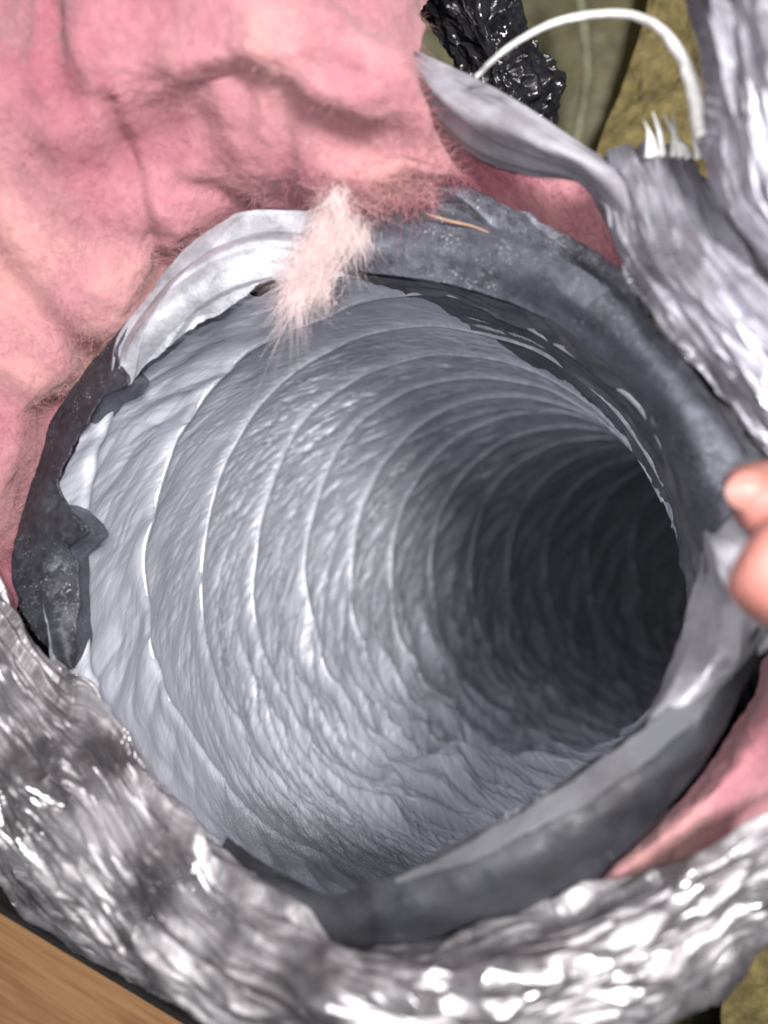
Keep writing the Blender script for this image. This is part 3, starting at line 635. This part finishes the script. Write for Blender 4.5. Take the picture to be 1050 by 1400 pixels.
# timber, lower left
e0 = W((-140,1162,.40)); e1 = W((430,1506,.40)); d_ = (e1 - e0) / np.linalg.norm(e1 - e0); s_ = np.array([d_[1], -d_[0], 0]); 
def board(name, a, b, side, width, thick, mat, bev=0.0015):
    bot = np.array([0, 0, -thick]); V = [a, b, b + side * width, a + side * width]; V = V + [p + bot for p in V]
    F = [(0,1,2,3),(7,6,5,4),(0,4,5,1),(1,5,6,2),(2,6,7,3),(3,7,4,0)]
    o = mesh_np(name, np.array(V), np.array(F), None, mat, smooth=False)
    m = o.modifiers.new('bevel', 'BEVEL'); m.width = bev; m.segments = 3
    return o
o = board('timber_joist', e0, e1, s_, 0.14, 0.28, M['wood'])
tag(o, 'orange brown planed wooden joist under the foil in the bottom left corner', 'joist')
ext = board('timber_joist', e0 + d_ * 0, e0 + d_ * .01, s_, .01, .01, M['wood']); bpy.data.objects.remove(ext)
o = board('gap_shadow_strip', e0 - s_ * .0032 + np.array([0, 0, .002]), e1 - s_ * .0032 + np.array([0, 0, .002]), s_, 0.003, 0.2, M['dark'], 0.0005)  # the gap's shadow beside the joist, built as a black strip
tag(o, 'thin black strip in place of the shadow along the upper edge of the wooden joist', 'shadow strip')
gnd = board('ground', np.array([-2, 2, -1.0]), np.array([2, 2, -1.0]), np.array([0, -1, 0]), 4, 0.05, M['dark'])
gnd['kind'] = 'structure'; gnd['label'] = 'dark ground far below the duct'

# ================================================================== THE HAND
def skin_mesh(name, chains, mat, parent=None, sub=2):
    me = bpy.data.meshes.new(name); V = []; E = []; R = []; idx = {}
    def add(p, r):
        k = tuple(round(float(x), 5) for x in p)
        if k not in idx: idx[k] = len(V); V.append(p); R.append(r)
        return idx[k]
    for ch in chains:
        ids = [add(p, r) for p, r in ch]
        E += list(zip(ids[:-1], ids[1:]))
    me.from_pydata([tuple(map(float, v)) for v in V], E, []); o = bpy.data.objects.new(name, me); C.objects.link(o)
    m = o.modifiers.new('skin', 'SKIN'); sk = me.skin_vertices[0].data
    for i, r in enumerate(R): sk[i].radius = (r, r) if not hasattr(r, '__len__') else r
    sk[0].use_root = True; m.use_smooth_shade = True
    s = o.modifiers.new('round', 'SUBSURF'); s.levels = sub; s.render_levels = sub
    me.materials.append(mat)
    if parent: o.parent = parent
    return o
def w_(x, y, d): return W((x, y, d))
wrist = w_(1700, 1150, .165); palm = w_(1500, 1000, .165); kn = w_(1360, 860, .165)
ch = [[(wrist, .026), (palm, .030), (kn, .024)],
      # thumb lies nearest the phone, its tip at the frame's right edge
      [(palm, .030), (w_(1330,960,.155), .0150), (w_(1190,860,.153), .0118), (w_(1100,800,.153), .0130), (w_(1040,762,.155), .0124), (w_(1012,748,.157), .0090)],
      # index reaches in behind the thumb
      [(kn, .024), (w_(1280,760,.172), .0108), (w_(1170,700,.178), .0092), (w_(1080,672,.182), .0100), (w_(1016,684,.186), .0098), (w_(996,690,.187), .0076)],
      [(kn, .024), (w_(1300,820,.200), .0105), (w_(1210,800,.214), .0092), (w_(1140,790,.222), .0082), (w_(1110,800,.226), .0070)],
      [(palm, .030), (w_(1390,930,.205), .0100), (w_(1290,890,.222), .0086), (w_(1210,880,.232), .0080), (w_(1170,880,.236), .0068)],
      [(palm, .030), (w_(1450,1050,.205), .0090), (w_(1370,1020,.222), .0078), (w_(1310,1000,.232), .0070), (w_(1280,1000,.236), .0060)]]
person = thing('person', 'bare fingertips of a person gripping the film at the right edge', 'person', tuple(wrist))
bpy.context.view_layer.update()
hand = skin_mesh('hand', ch, M['skin'], person); P0(hand)
th = np.linspace(0, 2 * np.pi, 24, endpoint=False); rr = np.linspace(0, 1, 8)
RR, TT = np.meshgrid(rr, th); cn = w_(1030, 672, .1775)
Gn = cn + np.stack([RR * np.cos(TT) * 0.0062, RR * np.sin(TT) * 0.0048, 0.0022 * (1 - RR**2) - 0.0012], -1)
Fn = grid_faces(8, 24, True); Gn = Gn.transpose(1, 0, 2)
P0(mesh_np('fingernail', Gn, Fn, None, M['nail'], hand))
print('tris', sum(len(o.data.polygons) * 2 for o in S.objects if o.type == 'MESH'))
